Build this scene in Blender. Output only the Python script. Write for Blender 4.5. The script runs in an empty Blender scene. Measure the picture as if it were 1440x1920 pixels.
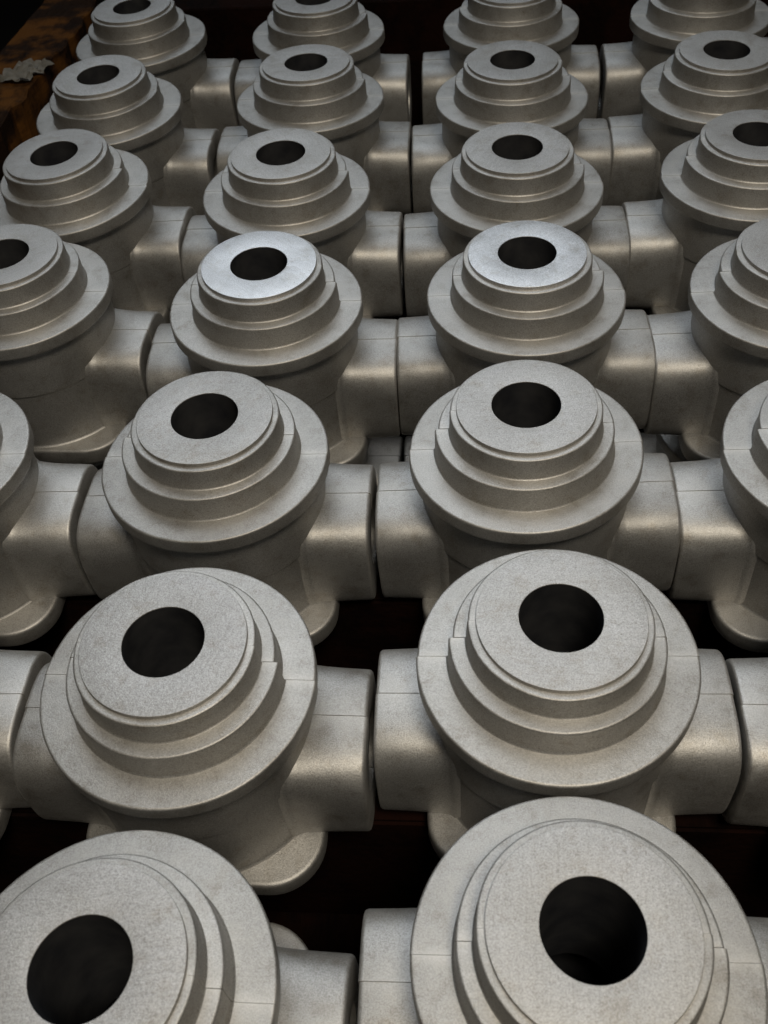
import bpy, bmesh, math, random
from mathutils import Matrix, Vector, Euler
random.seed(11)
R = math.radians
S = bpy.context.scene
C = S.collection
MM = 0.001
ZTOP = 0.2140                      # height of the upper tier's machined faces above the floor

# ------------------------------------------------------------------ camera
cam = bpy.data.cameras.new('camera')
camo = bpy.data.objects.new('camera', cam); C.objects.link(camo)
PITCH, ROLL, HCAM = R(47.87), R(-5.45), 0.2697
cp, sp, cr, sr = math.cos(PITCH), math.sin(PITCH), math.cos(ROLL), math.sin(ROLL)
fw = Vector((0, cp, -sp)); up0 = Vector((0, sp, cp)); rt0 = Vector((1, 0, 0))
rt = rt0 * cr + up0 * sr; up = up0 * cr - rt0 * sr
M = Matrix((rt, up, -fw)).transposed().to_4x4(); M.translation = (0, 0, ZTOP + HCAM)
camo.matrix_world = M
cam.sensor_fit = 'VERTICAL'; cam.sensor_height = 24; cam.sensor_width = 18
cam.lens = 1805.1 / 1920 * 24
cam.dof.use_dof = True; cam.dof.focus_distance = 0.43; cam.dof.aperture_fstop = 18
cam.clip_start = 0.01; cam.clip_end = 100
S.camera = camo

# ------------------------------------------------------------------ world, lamps, exposure
w = bpy.data.worlds.new('World'); S.world = w; w.use_nodes = True
bg = w.node_tree.nodes['Background']
bg.inputs[0].default_value = (0.90, 0.80, 0.62, 1); bg.inputs[1].default_value = 0.002

def area(name, loc, target, sx, sy, power, col):
    l = bpy.data.lights.new(name, 'AREA'); l.shape = 'RECTANGLE'; l.size = sx; l.size_y = sy
    l.energy = power; l.color = col
    o = bpy.data.objects.new(name, l); C.objects.link(o)
    o.location = loc
    d = Vector(target) - Vector(loc)
    o.rotation_euler = d.to_track_quat('-Z', 'Y').to_euler()
    return o
lamp = area('workshop_lamp', (0.06, 0.56, ZTOP + 0.85), (0.06, 0.00, ZTOP), 0.90, 0.80, 0.80, (0.98, 0.99, 1.0))
lamp.data.spread = R(82)
area('side_lamp', (0.16, -0.26, ZTOP + 1.02), (0.04, 0.28, ZTOP), 0.26, 0.26, 7.6, (1.0, 0.90, 0.74))
win = area('roof_window', (-0.02, 1.80, ZTOP + 1.95), (0.12, 0.08, ZTOP), 2.1, 1.9, 2.5, (0.80, 0.90, 1.0))
win.data.spread = R(50)

S.view_settings.view_transform = 'Standard'; S.view_settings.look = 'None'
S.view_settings.exposure = 0; S.view_settings.gamma = 1
S.view_settings.use_curve_mapping = False

# ------------------------------------------------------------------ materials
def newmat(name):
    m = bpy.data.materials.new(name); m.use_nodes = True
    nt = m.node_tree; b = nt.nodes['Principled BSDF']
    return m, nt, b
def nd(nt, t, **kw):
    n = nt.nodes.new(t)
    for k, v in kw.items():
        if hasattr(n, k): setattr(n, k, v)
        else: n.inputs[k].default_value = v
    return n
def ramp(nt, fac, stops):
    r = nt.nodes.new('ShaderNodeValToRGB'); e = r.color_ramp.elements
    while len(e) < len(stops): e.new(0.5)
    for i, (p, c) in enumerate(stops):
        e[i].position = p; e[i].color = (*c, 1)
    nt.links.new(fac, r.inputs[0]); return r
def coords(nt):
    tc = nd(nt, 'ShaderNodeTexCoord'); oi = nd(nt, 'ShaderNodeObjectInfo')
    mul = nd(nt, 'ShaderNodeVectorMath', operation='MULTIPLY_ADD')
    cmb = nd(nt, 'ShaderNodeCombineXYZ')
    for i in range(3): nt.links.new(oi.outputs['Random'], cmb.inputs[i])
    nt.links.new(cmb.outputs[0], mul.inputs[0]); mul.inputs[1].default_value = (3.1, 7.7, 5.3)
    nt.links.new(tc.outputs['Object'], mul.inputs[2])
    return mul.outputs[0], oi
def mix(nt, fac, a, b, mode='MIX'):
    m = nt.nodes.new('ShaderNodeMix'); m.data_type = 'RGBA'; m.blend_type = mode
    L = nt.links.new
    for sock, val in ((m.inputs['Factor'], fac), (m.inputs['A'], a), (m.inputs['B'], b)):
        if hasattr(val, 'links'): L(val, sock)
        else: sock.default_value = val if not isinstance(val, tuple) else (*val, 1)
    return m.outputs['Result']

def cast_metal(name, light, dark, rough, metal, ground=False, vary=0.08):
    m, nt, b = newmat(name); L = nt.links.new
    v, oi = coords(nt)
    n1 = nd(nt, 'ShaderNodeTexNoise', Scale=28.0, Detail=5.0, Roughness=0.6); L(v, n1.inputs['Vector'])
    n2 = nd(nt, 'ShaderNodeTexNoise', Scale=2000.0, Detail=3.0, Roughness=0.7); L(v, n2.inputs['Vector'])
    n3 = nd(nt, 'ShaderNodeTexNoise', Scale=130.0, Detail=4.0, Roughness=0.65); L(v, n3.inputs['Vector'])
    r1 = ramp(nt, n1.outputs[0], [(0.32, dark), (0.66, light)])
    sp = ramp(nt, n2.outputs[0], [(0.34, (0.68, 0.675, 0.67)), (0.5, (0.95, 0.95, 0.95)), (0.68, (1.22, 1.22, 1.24))])
    col = mix(nt, 1.0, r1.outputs[0], sp.outputs[0], 'MULTIPLY')
    st = ramp(nt, n3.outputs[0], [(0.30, (0.80, 0.76, 0.70)), (0.48, (1, 1, 1))])
    col = mix(nt, 0.7, col, st.outputs[0], 'MULTIPLY')
    n4 = nd(nt, 'ShaderNodeTexNoise', Scale=17.0, Detail=8.0, Roughness=0.72, Distortion=0.8); L(v, n4.inputs['Vector'])
    sm = ramp(nt, n4.outputs[0], [(0.30, (0.66, 0.60, 0.52)), (0.43, (1, 1, 1)), (0.66, (1.0, 1.0, 1.02))])
    col = mix(nt, 0.45, col, sm.outputs[0], 'MULTIPLY')
    n5 = nd(nt, 'ShaderNodeTexVoronoi', Scale=240.0); L(v, n5.inputs['Vector'])
    pit = ramp(nt, n5.outputs['Distance'], [(0.05, (0.55, 0.52, 0.48)), (0.12, (1, 1, 1))])
    col = mix(nt, 0.5, col, pit.outputs[0], 'MULTIPLY')
    hs = nd(nt, 'ShaderNodeHueSaturation'); L(col, hs.inputs['Color'])
    mr = nd(nt, 'ShaderNodeMapRange'); mr.inputs['To Min'].default_value = 0.90; mr.inputs['To Max'].default_value = 1.08
    L(oi.outputs['Random'], mr.inputs['Value']); L(mr.outputs[0], hs.inputs['Value'])
    col = hs.outputs[0]
    b.inputs['Metallic'].default_value = metal
    rr = nd(nt, 'ShaderNodeMapRange'); rr.inputs['To Min'].default_value = rough - vary; rr.inputs['To Max'].default_value = rough + vary
    L(n3.outputs[0], rr.inputs['Value']); L(rr.outputs[0], b.inputs['Roughness'])
    bmp = nd(nt, 'ShaderNodeBump', Strength=0.40, Distance=0.00025); L(n2.outputs[0], bmp.inputs['Height'])
    bm2 = nd(nt, 'ShaderNodeBump', Strength=0.25, Distance=0.0007); L(n3.outputs[0], bm2.inputs['Height'])
    L(bmp.outputs[0], bm2.inputs['Normal'])
    last = bm2
    if ground:
        mp = nd(nt, 'ShaderNodeMapping'); L(v, mp.inputs['Vector']); mp.inputs['Scale'].default_value = (1, 14, 1)
        vr = nd(nt, 'ShaderNodeVectorRotate', rotation_type='Z_AXIS'); L(v, vr.inputs['Vector'])
        an = nd(nt, 'ShaderNodeMath', operation='MULTIPLY'); L(oi.outputs['Random'], an.inputs[0]); an.inputs[1].default_value = 9.0
        L(an.outputs[0], vr.inputs['Angle']); L(vr.outputs[0], mp.inputs['Vector'])
        ns = nd(nt, 'ShaderNodeTexNoise', Scale=60.0, Detail=6.0, Roughness=0.75); L(mp.outputs[0], ns.inputs['Vector'])
        gs = ramp(nt, ns.outputs[0], [(0.28, (0.84, 0.83, 0.81)), (0.5, (1, 1, 1)), (0.72, (1.06, 1.06, 1.06))])
        col = mix(nt, 0.75, col, gs.outputs[0], 'MULTIPLY')
        b3 = nd(nt, 'ShaderNodeBump', Strength=0.30, Distance=0.0003); L(ns.outputs[0], b3.inputs['Height'])
        L(last.outputs[0], b3.inputs['Normal']); last = b3
    if ground:
        L(col, b.inputs['Base Color']); L(last.outputs[0], b.inputs['Normal']); return m
    ge = nd(nt, 'ShaderNodeNewGeometry')
    wa = nd(nt, 'ShaderNodeMath', operation='MULTIPLY_ADD'); L(n3.outputs[0], wa.inputs[0]); wa.inputs[1].default_value = 0.10; L(ge.outputs['Pointiness'], wa.inputs[2])
    we = ramp(nt, wa.outputs[0], [(0.565, (0, 0, 0)), (0.66, (0.6, 0.6, 0.6))])
    col = mix(nt, we.outputs[0], col, (0.62, 0.60, 0.56))          # rims rubbed bright by handling
    L(col, b.inputs['Base Color']); L(last.outputs[0], b.inputs['Normal'])
    return m
CAST = cast_metal('blasted_cast_steel', (0.455, 0.447, 0.428), (0.38, 0.371, 0.352), 0.51, 0.80)
FACE = cast_metal('ground_steel_face', (0.48, 0.47, 0.452), (0.425, 0.415, 0.396), 0.50, 0.80, True)
SHINY = cast_metal('freshly_ground_steel_face', (0.70, 0.70, 0.70), (0.56, 0.56, 0.555), 0.38, 0.88, True, 0.16)
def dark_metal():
    m, nt, b = newmat('shaded_raw_bore'); L = nt.links.new
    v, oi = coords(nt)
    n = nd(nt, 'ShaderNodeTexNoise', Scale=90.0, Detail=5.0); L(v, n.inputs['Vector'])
    r = ramp(nt, n.outputs[0], [(0.3, (0.016, 0.017, 0.021)), (0.7, (0.040, 0.040, 0.042))]); L(r.outputs[0], b.inputs['Base Color'])  # raw scale, darkened further so the bore's inner shade sits in the colour
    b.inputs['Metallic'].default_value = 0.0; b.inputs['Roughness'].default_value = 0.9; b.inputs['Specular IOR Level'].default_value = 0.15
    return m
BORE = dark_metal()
def wood(name, a, c, o):
    m, nt, b = newmat(name); L = nt.links.new
    v, oi = coords(nt)
    mp = nd(nt, 'ShaderNodeMapping'); L(v, mp.inputs['Vector']); mp.inputs['Scale'].default_value = (6, 1, 6)
    n = nd(nt, 'ShaderNodeTexNoise', Scale=35.0, Detail=7.0, Roughness=0.65); L(mp.outputs[0], n.inputs['Vector'])
    r = ramp(nt, n.outputs[0], [(0.3, a), (0.7, c)])
    p = nd(nt, 'ShaderNodeTexNoise', Scale=26.0, Detail=6.0, Roughness=0.6); L(v, p.inputs['Vector'])
    pr = ramp(nt, p.outputs[0], [(0.46, (0, 0, 0)), (0.58, (1, 1, 1))])
    col = mix(nt, pr.outputs[0], r.outputs[0], o)
    L(col, b.inputs['Base Color']); b.inputs['Roughness'].default_value = 0.85
    b.inputs['Specular IOR Level'].default_value = 0.06
    bp = nd(nt, 'ShaderNodeBump', Strength=0.6, Distance=0.002); L(n.outputs[0], bp.inputs['Height']); L(bp.outputs[0], b.inputs['Normal'])
    return m
WOOD = wood('stained_crate_wood', (0.008, 0.005, 0.004), (0.025, 0.013, 0.007), (0.10, 0.042, 0.010))
WOOD2 = wood('dark_red_crate_wood', (0.0025, 0.0012, 0.001), (0.008, 0.003, 0.002), (0.011, 0.0035, 0.002))
def plain(name, a, c, sc, rough):
    m, nt, b = newmat(name); L = nt.links.new
    v, oi = coords(nt)
    n = nd(nt, 'ShaderNodeTexNoise', Scale=sc, Detail=6.0); L(v, n.inputs['Vector'])
    r = ramp(nt, n.outputs[0], [(0.3, a), (0.7, c)]); L(r.outputs[0], b.inputs['Base Color'])
    b.inputs['Roughness'].default_value = rough
    bp = nd(nt, 'ShaderNodeBump', Strength=0.4, Distance=0.002); L(n.outputs[0], bp.inputs['Height']); L(bp.outputs[0], b.inputs['Normal'])
    return m
FLOOR = plain('dark_unlit_floor', (0.003, 0.003, 0.003), (0.007, 0.006, 0.005), 12.0, 1.0)  # lack of light on the floor is put into this near-black colour
FLOOR.node_tree.nodes['Principled BSDF'].inputs['Specular IOR Level'].default_value = 0.1
PAPER = plain('dusty_paper', (0.24, 0.235, 0.21), (0.38, 0.37, 0.34), 120.0, 0.9)

# ------------------------------------------------------------------ mesh helpers
def rounded(pts, closed=True):
    """pts: (x, y, radius); returns polyline with rounded corners"""
    out = []; n = len(pts)
    for i in range(n):
        x, y, r = pts[i]
        if r <= 0 or (not closed and i in (0, n - 1)):
            out.append((x, y)); continue
        p = Vector((x, y)); a = Vector(pts[i - 1][:2]) - p; b = Vector(pts[(i + 1) % n][:2]) - p
        la, lb = a.length, b.length; a.normalize(); b.normalize()
        ang = a.angle(b); t = min(r / math.tan(ang / 2), la * 0.48, lb * 0.48)
        p0 = p + a * t; p1 = p + b * t
        k = 5
        for j in range(k + 1):
            u = j / k
            q = p0 * (1 - u) ** 2 + p * 2 * u * (1 - u) + p1 * u * u
            out.append((q.x, q.y))
    return out
def finish(bm, name, smooth=38):
    bmesh.ops.recalc_face_normals(bm, faces=bm.faces)
    for v in bm.verts: v.co *= MM
    me = bpy.data.meshes.new(name)
    bm.to_mesh(me); bm.free()
    for p in me.polygons: p.use_smooth = True
    me.set_sharp_from_angle(angle=R(smooth))
    return me
def lathe_half(bm, prof, t0, t1, seg, sh=(0, 0, 0), wob=0.0, ph=0.0):
    """closed profile (r, z) swept from t0 to t1 with capped ends"""
    rings = []
    for i in range(seg + 1):
        t = t0 + (t1 - t0) * i / seg
        k = 1 + wob * math.sin(3 * t + ph) + wob * 0.6 * math.sin(7 * t + 2 * ph)
        rings.append([bm.verts.new((r * k * math.cos(t) + sh[0], r * k * math.sin(t) + sh[1], z + sh[2])) for r, z in prof])
    n = len(prof)
    for a, b in zip(rings, rings[1:]):
        for j in range(n):
            bm.faces.new((a[j], a[(j + 1) % n], b[(j + 1) % n], b[j]))
    bm.faces.new(rings[0]); bm.faces.new(rings[-1])
def lathe_full(bm, prof, seg, closed=True, caps=False):
    rings = []
    for i in range(seg):
        t = 2 * math.pi * i / seg
        rings.append([bm.verts.new((r * math.cos(t), r * math.sin(t), z)) for r, z in prof])
    n = len(prof)
    for i in range(seg):
        a, b = rings[i], rings[(i + 1) % seg]
        for j in range(n if closed else n - 1):
            bm.faces.new((a[j], a[(j + 1) % n], b[(j + 1) % n], b[j]))
    if caps: bm.faces.new([r[-1] for r in rings])
GAP = 0.05
def split_lathe(name, prof, sf, sb, seg=40, wob=0.0, ph=0.0):
    bm = bmesh.new()
    lathe_half(bm, prof, 0, math.pi, seg, (sb[0], sb[1] + GAP, sb[2]), wob, ph)
    R0 = max(r for r, z in prof); k = 1 + sf[3] / R0
    lathe_half(bm, [(r * k, z) for r, z in prof], math.pi, 2 * math.pi, seg, (sf[0], sf[1] - GAP, sf[2]), wob, ph)
    return finish(bm, name)

# ------------------------------------------------------------------ the casting's part meshes (mm, z = 0 at the machined face)
face_prof = rounded([(14.3, -0.45, 0), (14.3, 0, .12), (28.9, 0, .2), (29.0, -3.5, 0), (15.2, -3.5, 0), (15.2, -0.5, 0)])
boss_prof = rounded([(15, -1.65, 0), (31.5, -1.75, 0.9), (31.8, -11.2, 0), (32.0, -11.6, 0), (32.5, -11.95, 0), (32.5, -12.2, 0), (15, -12.2, 0)])
coll_prof = rounded([(15, -11.8, 0), (36.9, -11.8, 1.0), (37.3, -22.6, 0), (37.6, -23.3, 0), (38.2, -23.8, 0), (38.2, -23.9, 0), (15, -23.9, 0)])
flan_prof = rounded([(15, -23.65, 0), (50, -23.65, 1.1), (50, -31.4, 1.6), (15, -31.4, 0)])
def mesh_face():
    bm = bmesh.new(); lathe_full(bm, face_prof, 80); return finish(bm, 'machined_face')
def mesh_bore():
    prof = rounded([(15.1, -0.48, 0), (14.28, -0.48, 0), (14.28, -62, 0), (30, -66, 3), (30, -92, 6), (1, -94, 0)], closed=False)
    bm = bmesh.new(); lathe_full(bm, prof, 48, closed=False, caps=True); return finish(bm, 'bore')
def mesh_barrel():
    prof = rounded([(32, -31, 0), (45.6, -31, 0), (45.6, -33.5, 1), (46.2, -59, 1.5), (45.3, -60.2, 0.8), (45.5, -95.0, 1.5), (46.6, -96.2, 0), (32, -96.2, 0)])
    bm = bmesh.new(); lathe_full(bm, prof, 72); return finish(bm, 'barrel')
def half_square(a, rc, side, n=34):
    """half of a softly squared round section (half size a, exponent rc) from top to bottom; returns n (y, z)"""
    out = []
    for i in range(n):
        t = math.pi * i / (n - 1); c, q = math.cos(t), math.sin(t)
        out.append((side * a * abs(q) ** (2 / rc), a * math.copysign(abs(c) ** (2 / rc), c)))
    return out
ZAX = -76.4
def mesh_port(sgn, dz, dxs):
    bm = bmesh.new(); a = 27.6
    for side in (-1, 1):
        sh = (dz if side < 0 else 0)
        rings = []
        secs = [(30, a * 1.02, 6), (35.5, a * 1.05, 6), (37.2, a * 1.042, 6), (38.4, a * 1.02, 5.5), (39.6, a * 1.005, 5), (43.0, a, 4.6), (48, a, 4.1), (54, a, 3.8), (65.2, a, 3.5), (66.0, a - .2, 3.5), (66.5, a - .6, 3.5), (66.7, a - 1.2, 3.5)]
        for x, aa, ex in secs:
            xx = x + (dxs if side < 0 else 0) * (x > 50)
            rings.append([bm.verts.new((sgn * xx, y + side * GAP, z + ZAX + sh)) for y, z in half_square(aa, ex, side)])
        n = len(rings[0])
        for x, rr in ((66.7, 16.5), (66.0, 15.6), (50, 15.2), (33, 15.2)):
            xx = x + (dxs if side < 0 else 0) * (x > 50)
            rings.append([bm.verts.new((sgn * xx, side * (rr * math.sin(math.pi * i / (n - 1)) + GAP), rr * math.cos(math.pi * i / (n - 1)) + ZAX + sh)) for i in range(n)])
        for p, q in zip(rings, rings[1:] + rings[:1]):
            for j in range(n - 1): bm.faces.new((p[j], p[j + 1], q[j + 1], q[j]))
        bm.faces.new([r[0] for r in rings]); bm.faces.new([r[-1] for r in rings])
    return finish(bm, 'port', 50)
def mesh_base():
    h, r = 48.5, 21; outl = []
    for cx, cy, t0 in ((1, 1, 0), (-1, 1, 90), (-1, -1, 180), (1, -1, 270)):
        for k in range(11):
            t = R(t0 + 9 * k); outl.append((cx * (h - r), cy * (h - r), math.cos(t), math.sin(t)))
    bm = bmesh.new(); rings = []
    for d, z in ((2.0, -96.0), (0.9, -96.2), (0.25, -96.8), (0, -97.8), (0, -105), (0.6, -106.2), (1.6, -106.7)):
        rings.append([bm.verts.new((x + (r - d) * c, y + (r - d) * s, z)) for x, y, c, s in outl])
    n = len(outl)
    for p, q in zip(rings, rings[1:]):
        for j in range(n): bm.faces.new((p[j], p[(j + 1) % n], q[(j + 1) % n], q[j]))
    bm.faces.new(rings[0]); bm.faces.new(rings[-1])
    return finish(bm, 'base_plate')
FACE_M, BORE_M, BARREL_M, BASE_M = mesh_face(), mesh_bore(), mesh_barrel(), mesh_base()
VARIANTS = []
for dx in (1.5, -1.5, 0.7, -0.7, 1.1, -1.2):               # how far the two mould halves are out of register
    s = 1 if dx > 0 else -1
    VARIANTS.append(dict(
        boss=split_lathe('boss', boss_prof, (0.12 * dx, 0, 0, 0.1), (0, 0, 0), 40, 0.0032, 1.7 * dx),
        collar=split_lathe('step_collar', coll_prof, (0.5 * dx, -0.1, -0.12, 0.5 * abs(dx)), (0, 0, 0), 40, 0.0026, 2.3 * dx),
        flange=split_lathe('flange', flan_prof, (0.2 * dx, 0, -0.12, 0.1), (0, 0, 0), 48, 0.0018, 3 * dx),
        port_r=mesh_port(1, -0.25, 0.3 * s), port_l=mesh_port(-1, -0.25, -0.3 * s)))
for me in [BARREL_M, BASE_M] + [m for v in VARIANTS for m in v.values()]: me.materials.append(CAST)
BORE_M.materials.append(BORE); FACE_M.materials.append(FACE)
FACE_S = FACE_M.copy(); FACE_S.materials.clear(); FACE_S.materials.append(SHINY)

# ------------------------------------------------------------------ setting
def obj(name, me, parent=None):
    o = bpy.data.objects.new(name, me); C.objects.link(o)
    if parent: o.parent = parent
    return o
def box(name, mat, x0, x1, y0, y1, z0, z1, parent=None, bev=0.0015, seed=0, sub=0):
    bm = bmesh.new(); bmesh.ops.create_cube(bm, size=1)
    for v in bm.verts:
        v.co = Vector(((x0 + x1) / 2 + v.co.x * (x1 - x0), (y0 + y1) / 2 + v.co.y * (y1 - y0), (z0 + z1) / 2 + v.co.z * (z1 - z0)))
    bmesh.ops.bevel(bm, geom=list(bm.edges), offset=bev, segments=2, affect='EDGES')
    me = bpy.data.meshes.new(name); bm.to_mesh(me); bm.free(); me.materials.append(mat)
    return obj(name, me, parent)
bm = bmesh.new(); bmesh.ops.create_grid(bm, x_segments=2, y_segments=2, size=6)
me = bpy.data.meshes.new('ground'); bm.to_mesh(me); bm.free(); me.materials.append(FLOOR)
g = obj('ground', me); g.location = (0, 0, -0.030); g['kind'] = 'structure'

YAW = R(-7.05)
crate = bpy.data.objects.new('crate', None); C.objects.link(crate)
crate.location = (0, 0.45, 0); crate.rotation_euler = (0, 0, YAW)
crate['label'] = 'dark stained wooden crate that the castings are packed in'; crate['category'] = 'crate'
for i in range(9):
    y0 = -0.62 + i * 0.118
    box('floor_board', WOOD2, -0.36, 0.45, y0, y0 + 0.110, -0.022, -0.0005, crate)
for ri in (0, 1, 2, 4, 5, 6):                       # timber that carries the rows without castings below them
    yb = 0.0745 + ri * 0.1114 / math.cos(R(7.05)) - 0.45
    box('support_timber', WOOD2, -0.28, 0.30, yb - 0.016, yb + 0.016, 0.0, ZTOP - 0.1072, crate)

# ------------------------------------------------------------------ castings
# key: (X mm, Y mm, tilt about x deg, tilt about y deg)
UP = {
 'A2': (-214.1, 217.2, 0, 0), 'A3': (-208.0, 326.6, 0, 0), 'A4': (-185.8, 450, 0, 0), 'A5': (-170.5, 555.6, 1.06, -2.2), 'A6': (-159.5, 661.4, 1.27, -1.32), 'A7': (-148.9, 775.8, .48, -1.49),
 'B1': (-92.5, 87.2, -.98, -.4), 'B2': (-79.9, 196.5, 1.41, .18), 'B3': (-71.3, 308.4, .03, -.2), 'B4': (-51.2, 419.8, .92, .41), 'B5': (-40, 530.65, .61, .18), 'B6': (-23.9, 647, -.8, .45), 'B7': (-15.1, 759.2, 0, 0),
 'C1': (43.8, 84.9, -.93, .71), 'C2': (57, 188.1, -.13, -.33), 'C3': (65.2, 295, -.42, -1.31), 'C4': (82.1, 406, .07, -.06), 'C5': (94.4, 511.1, .51, -.09), 'C6': (109.5, 624, .44, .11), 'C7': (128.6, 742.6, 0, 0),
 'D2': (190.5, 167.4, 0, 0), 'D3': (199.0, 276.8, 0, -2.4), 'D4': (215.5, 388, 0, -1.6), 'D5': (228.2, 499.2, 0, -.3), 'D6': (243.2, 609, .55, 0), 'D7': (265.2, 726, 0, 0)}
VAR = {'C2': 1, 'C3': 1, 'D3': 1, 'D4': 5, 'D5': 1, 'D6': 5, 'B3': 1, 'C5': 0, 'B5': 0, 'C4': 0, 'B4': 4, 'B2': 0, 'C6': 4, 'B6': 0, 'A5': 0, 'A4': 3, 'C1': 2, 'B1': 3, 'C7': 1, 'B7': 0, 'A6': 2, 'A7': 2, 'A2': 3, 'A3': 2, 'D2': 1, 'D7': 1}
DYAW = {'A4': -1.5, 'A2': 1.5, 'A3': 1.0, 'B2': -.6, 'C3': 1.0, 'D3': -0.8, 'C4': 1.2, 'A5': -1.0, 'A6': -1.2}
LABEL = {
 'B1': 'grey stepped casting at the bottom left corner, top and bore cut by the frame',
 'C1': 'nearest grey stepped casting at bottom right, largest bore of all fully in view',
 'A2': 'casting at the left edge showing only a port end, beside the tilted second-row one',
 'B2': 'large tilted casting behind the bottom left one, notch at right of its collar',
 'C2': 'large casting behind the bottom right one, notch at left of its collar',
 'D2': 'casting at the right edge showing only a port end, beside the large notched one',
 'A3': 'casting at left edge, only flange rim and right port showing, third from front',
 'B3': 'casting left of centre in the third row from the front, pale unshiny top face',
 'C3': 'casting right of centre in the third row from the front, pale unshiny top face',
 'D3': 'casting at right edge, only left part of flange and port showing, third from front',
 'A4': 'casting at left edge with half its bore cut off, left of the shiny-topped pair',
 'B4': 'left one of the two castings with bright shiny ground top faces',
 'C4': 'right one of the two castings with bright shiny ground top faces',
 'D4': 'casting at right edge with its bore out of frame, right of the shiny-topped pair',
 'A5': 'leftmost casting of the row just behind the shiny-topped pair, collar notch at right',
 'B5': 'dull casting directly behind the left shiny-topped one',
 'C5': 'dull casting directly behind the right shiny-topped one',
 'D5': 'casting at the right edge behind the shiny-topped row, bore partly cut off',
 'A6': 'leaning casting beside the rusty crate edge and paper scrap, second row from back',
 'B6': 'dim casting second from left in the second row from the back',
 'C6': 'dim casting third from left in the second row from the back',
 'D6': 'rightmost dim casting in the second row from the back, whole bore visible',
 'A7': 'farthest casting at top left, whole bore visible, last row by the rear board',
 'B7': 'farthest-row casting second from left, its top cut by the upper frame edge',
 'C7': 'farthest-row casting third from left, its top cut by the upper frame edge',
 'D7': 'farthest casting at the top right corner, cut by the upper frame edge'}
LOWLABEL = {
 'A4': 'shadowed lower-tier casting under the left-edge casting beside the shiny-topped pair',
 'B4': 'shadowed lower-tier casting, port dimly seen under the left shiny-topped casting',
 'C4': 'shadowed lower-tier casting, port dimly seen under the right shiny-topped casting',
 'D4': 'shadowed lower-tier casting under the right-edge casting beside the shiny-topped pair'}
def make_casting(key, loc, tx, ty, yaw, var, shiny, label, group):
    o = bpy.data.objects.new('valve_casting', None); C.objects.link(o)
    o.empty_display_size = 0.02
    Rm = Matrix.Rotation(R(ty), 4, 'Y') @ Matrix.Rotation(R(tx), 4, 'X') @ Matrix.Rotation(yaw, 4, 'Z')
    Rm.translation = loc
    o.matrix_world = Rm
    o['label'] = label; o['category'] = 'casting'; o['group'] = group
    v = VARIANTS[var]
    def part(name, me, par):
        p = obj(name, me, par)
        if par is o: p.location = (0, 0, 0.1067)
        return p
    part('barrel', BARREL_M, o); part('base_plate', BASE_M, o); part('bore', BORE_M, o)
    part('port', v['port_r'], o); part('port', v['port_l'], o)
    part('flange', v['flange'], o); part('step_collar', v['collar'], o)
    b = part('boss', v['boss'], o)
    f = part('machined_face', FACE_S if shiny else FACE_M, b)
    return o
ZB = ZTOP - 0.1067
for k, (x, y, tx, ty) in UP.items():
    z = ZB + 0.0485 * (abs(math.sin(R(tx))) + abs(math.sin(R(ty)))) * 0.35
    X = x * MM; Y = y * MM
    make_casting(k, (X, Y, z), tx, ty, YAW + R(DYAW.get(k, random.uniform(-1.0, 1.0))), VAR[k], k in ('B4', 'C4'), LABEL[k], 'castings of the upper tier')
c_, s_ = math.cos(R(7.05)), math.sin(R(7.05))
for k in LOWLABEL:
    ci = 'ABCD'.index(k[0]) - 2; ri = int(k[1]) - 1
    X = 40.9 + c_ * ci * 135.3 + s_ * ri * 111.4; Y = 74.5 - s_ * ci * 135.3 + c_ * ri * 111.4 + 17
    make_casting(k, (X * MM, Y * MM, 0.0), 0, 0, YAW + R(random.uniform(-.5, .5)), random.randrange(4), False, LOWLABEL[k], 'castings of the lower tier')

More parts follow.
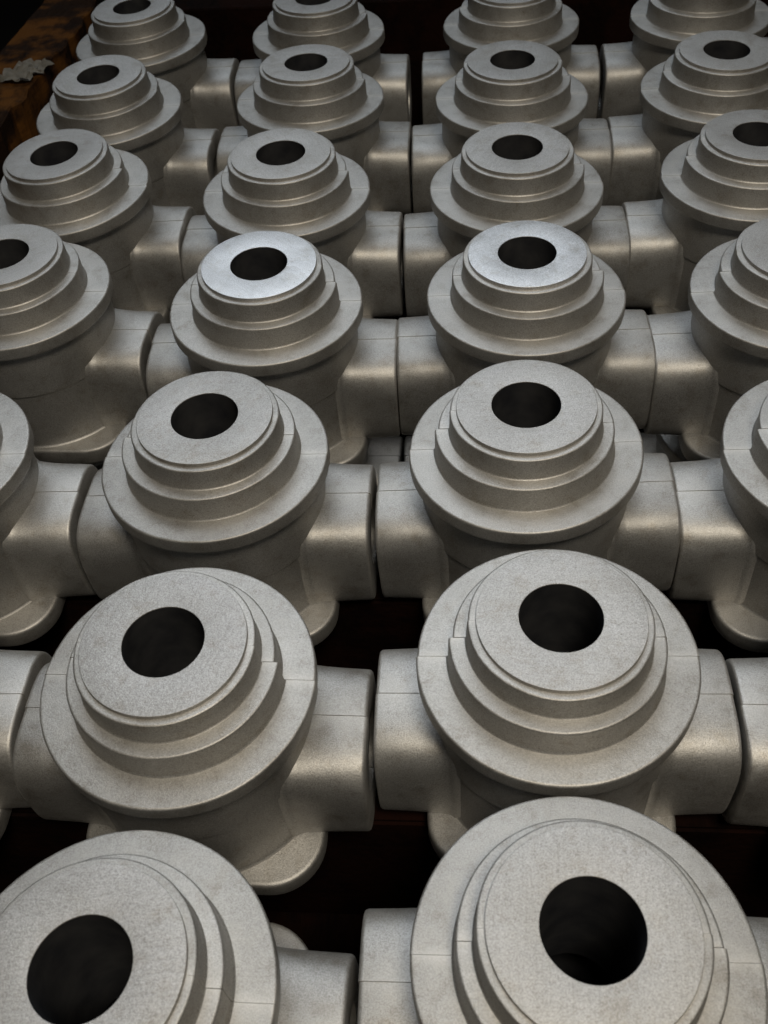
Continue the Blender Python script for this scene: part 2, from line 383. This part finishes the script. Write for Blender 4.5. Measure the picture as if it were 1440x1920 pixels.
# ------------------------------------------------------------------ crate walls and paper scrap
def worldbar(name, mat, a, b, width, z0, z1, parent, jag=0.0, n=60):
    """a board on edge from a to b (world xy of its inner edge), width to the left, with a slightly splintered inner edge"""
    a = Vector(a); b = Vector(b); d = (b - a); L = d.length; d.normalize(); nrm = Vector((-d.y, d.x))
    bm = bmesh.new(); secs = []
    for i in range(n + 1):
        u = i / n; c = a + d * (L * u)
        e = jag * (math.sin(u * 37) * .5 + math.sin(u * 91 + 1) * .35 + random.uniform(-.6, .6))
        t = jag * .5 * random.uniform(-1, 1)
        pts = [(c - nrm * e, z1 + t - .001), (c + nrm * (.0015 - e), z1 + t), (c + nrm * (width - .0015), z1 + t * .5), (c + nrm * width, z1 - .0015), (c + nrm * width, z0), (c, z0)]
        secs.append([bm.verts.new((p.x, p.y, z)) for p, z in pts])
    for p, q in zip(secs, secs[1:]):
        for j in range(6): bm.faces.new((p[j], p[(j + 1) % 6], q[(j + 1) % 6], q[j]))
    bm.faces.new(secs[0]); bm.faces.new(secs[-1])
    bmesh.ops.recalc_face_normals(bm, faces=bm.faces)
    inv = Matrix.LocRotScale(parent.location, parent.rotation_euler, None).inverted()
    for v in bm.verts: v.co = inv @ v.co
    me = bpy.data.meshes.new(name); bm.to_mesh(me); bm.free(); me.materials.append(mat)
    return obj(name, me, parent)
side = worldbar('side_board', WOOD, (-0.3075, 0.30), (-0.199, 0.886), 0.050, 0.0, ZTOP - 0.030, crate, 0.0025)
rear = worldbar('rear_board', WOOD2, (-0.205, 0.897), (0.50, 0.81), 0.030, 0.0, ZTOP - 0.046, crate, 0.001)

# crumpled scrap of paper lying on the side board
random.seed(5)
bm = bmesh.new(); N = 15
vs = []
for i in range(N):
    row = []
    for j in range(N):
        u, v = i / (N - 1) - .5, j / (N - 1) - .5
        ed = 1 + .07 * math.sin(9 * math.atan2(v, u) + 1) * (max(abs(u), abs(v)) > .42)
        h = .003 + .0022 * math.sin(u * 8 + v * 5) * math.cos(v * 9 - u * 3) + .0012 * math.sin(u * 19 + 2) * math.sin(v * 17) + random.uniform(-.0006, .0006)
        row.append(bm.verts.new((u * .024 * ed + random.uniform(-.001, .001), v * .036 * ed + random.uniform(-.001, .001), h + .003 * max(0, -v))))
    vs.append(row)
for i in range(N - 1):
    for j in range(N - 1): bm.faces.new((vs[i][j], vs[i + 1][j], vs[i + 1][j + 1], vs[i][j + 1]))
bmesh.ops.solidify(bm, geom=list(bm.faces), thickness=0.0005)
me = bpy.data.meshes.new('paper_scrap'); bm.to_mesh(me); bm.free(); me.materials.append(PAPER)
pz = min(v.co.z for v in me.vertices)
paper = obj('paper_scrap', me); paper.location = (-0.236, 0.745, ZTOP - 0.030 - pz); paper.rotation_euler = (0, 0, R(-25))
paper['label'] = 'crumpled dusty white paper scrap lying on the crate edge'; paper['category'] = 'paper'
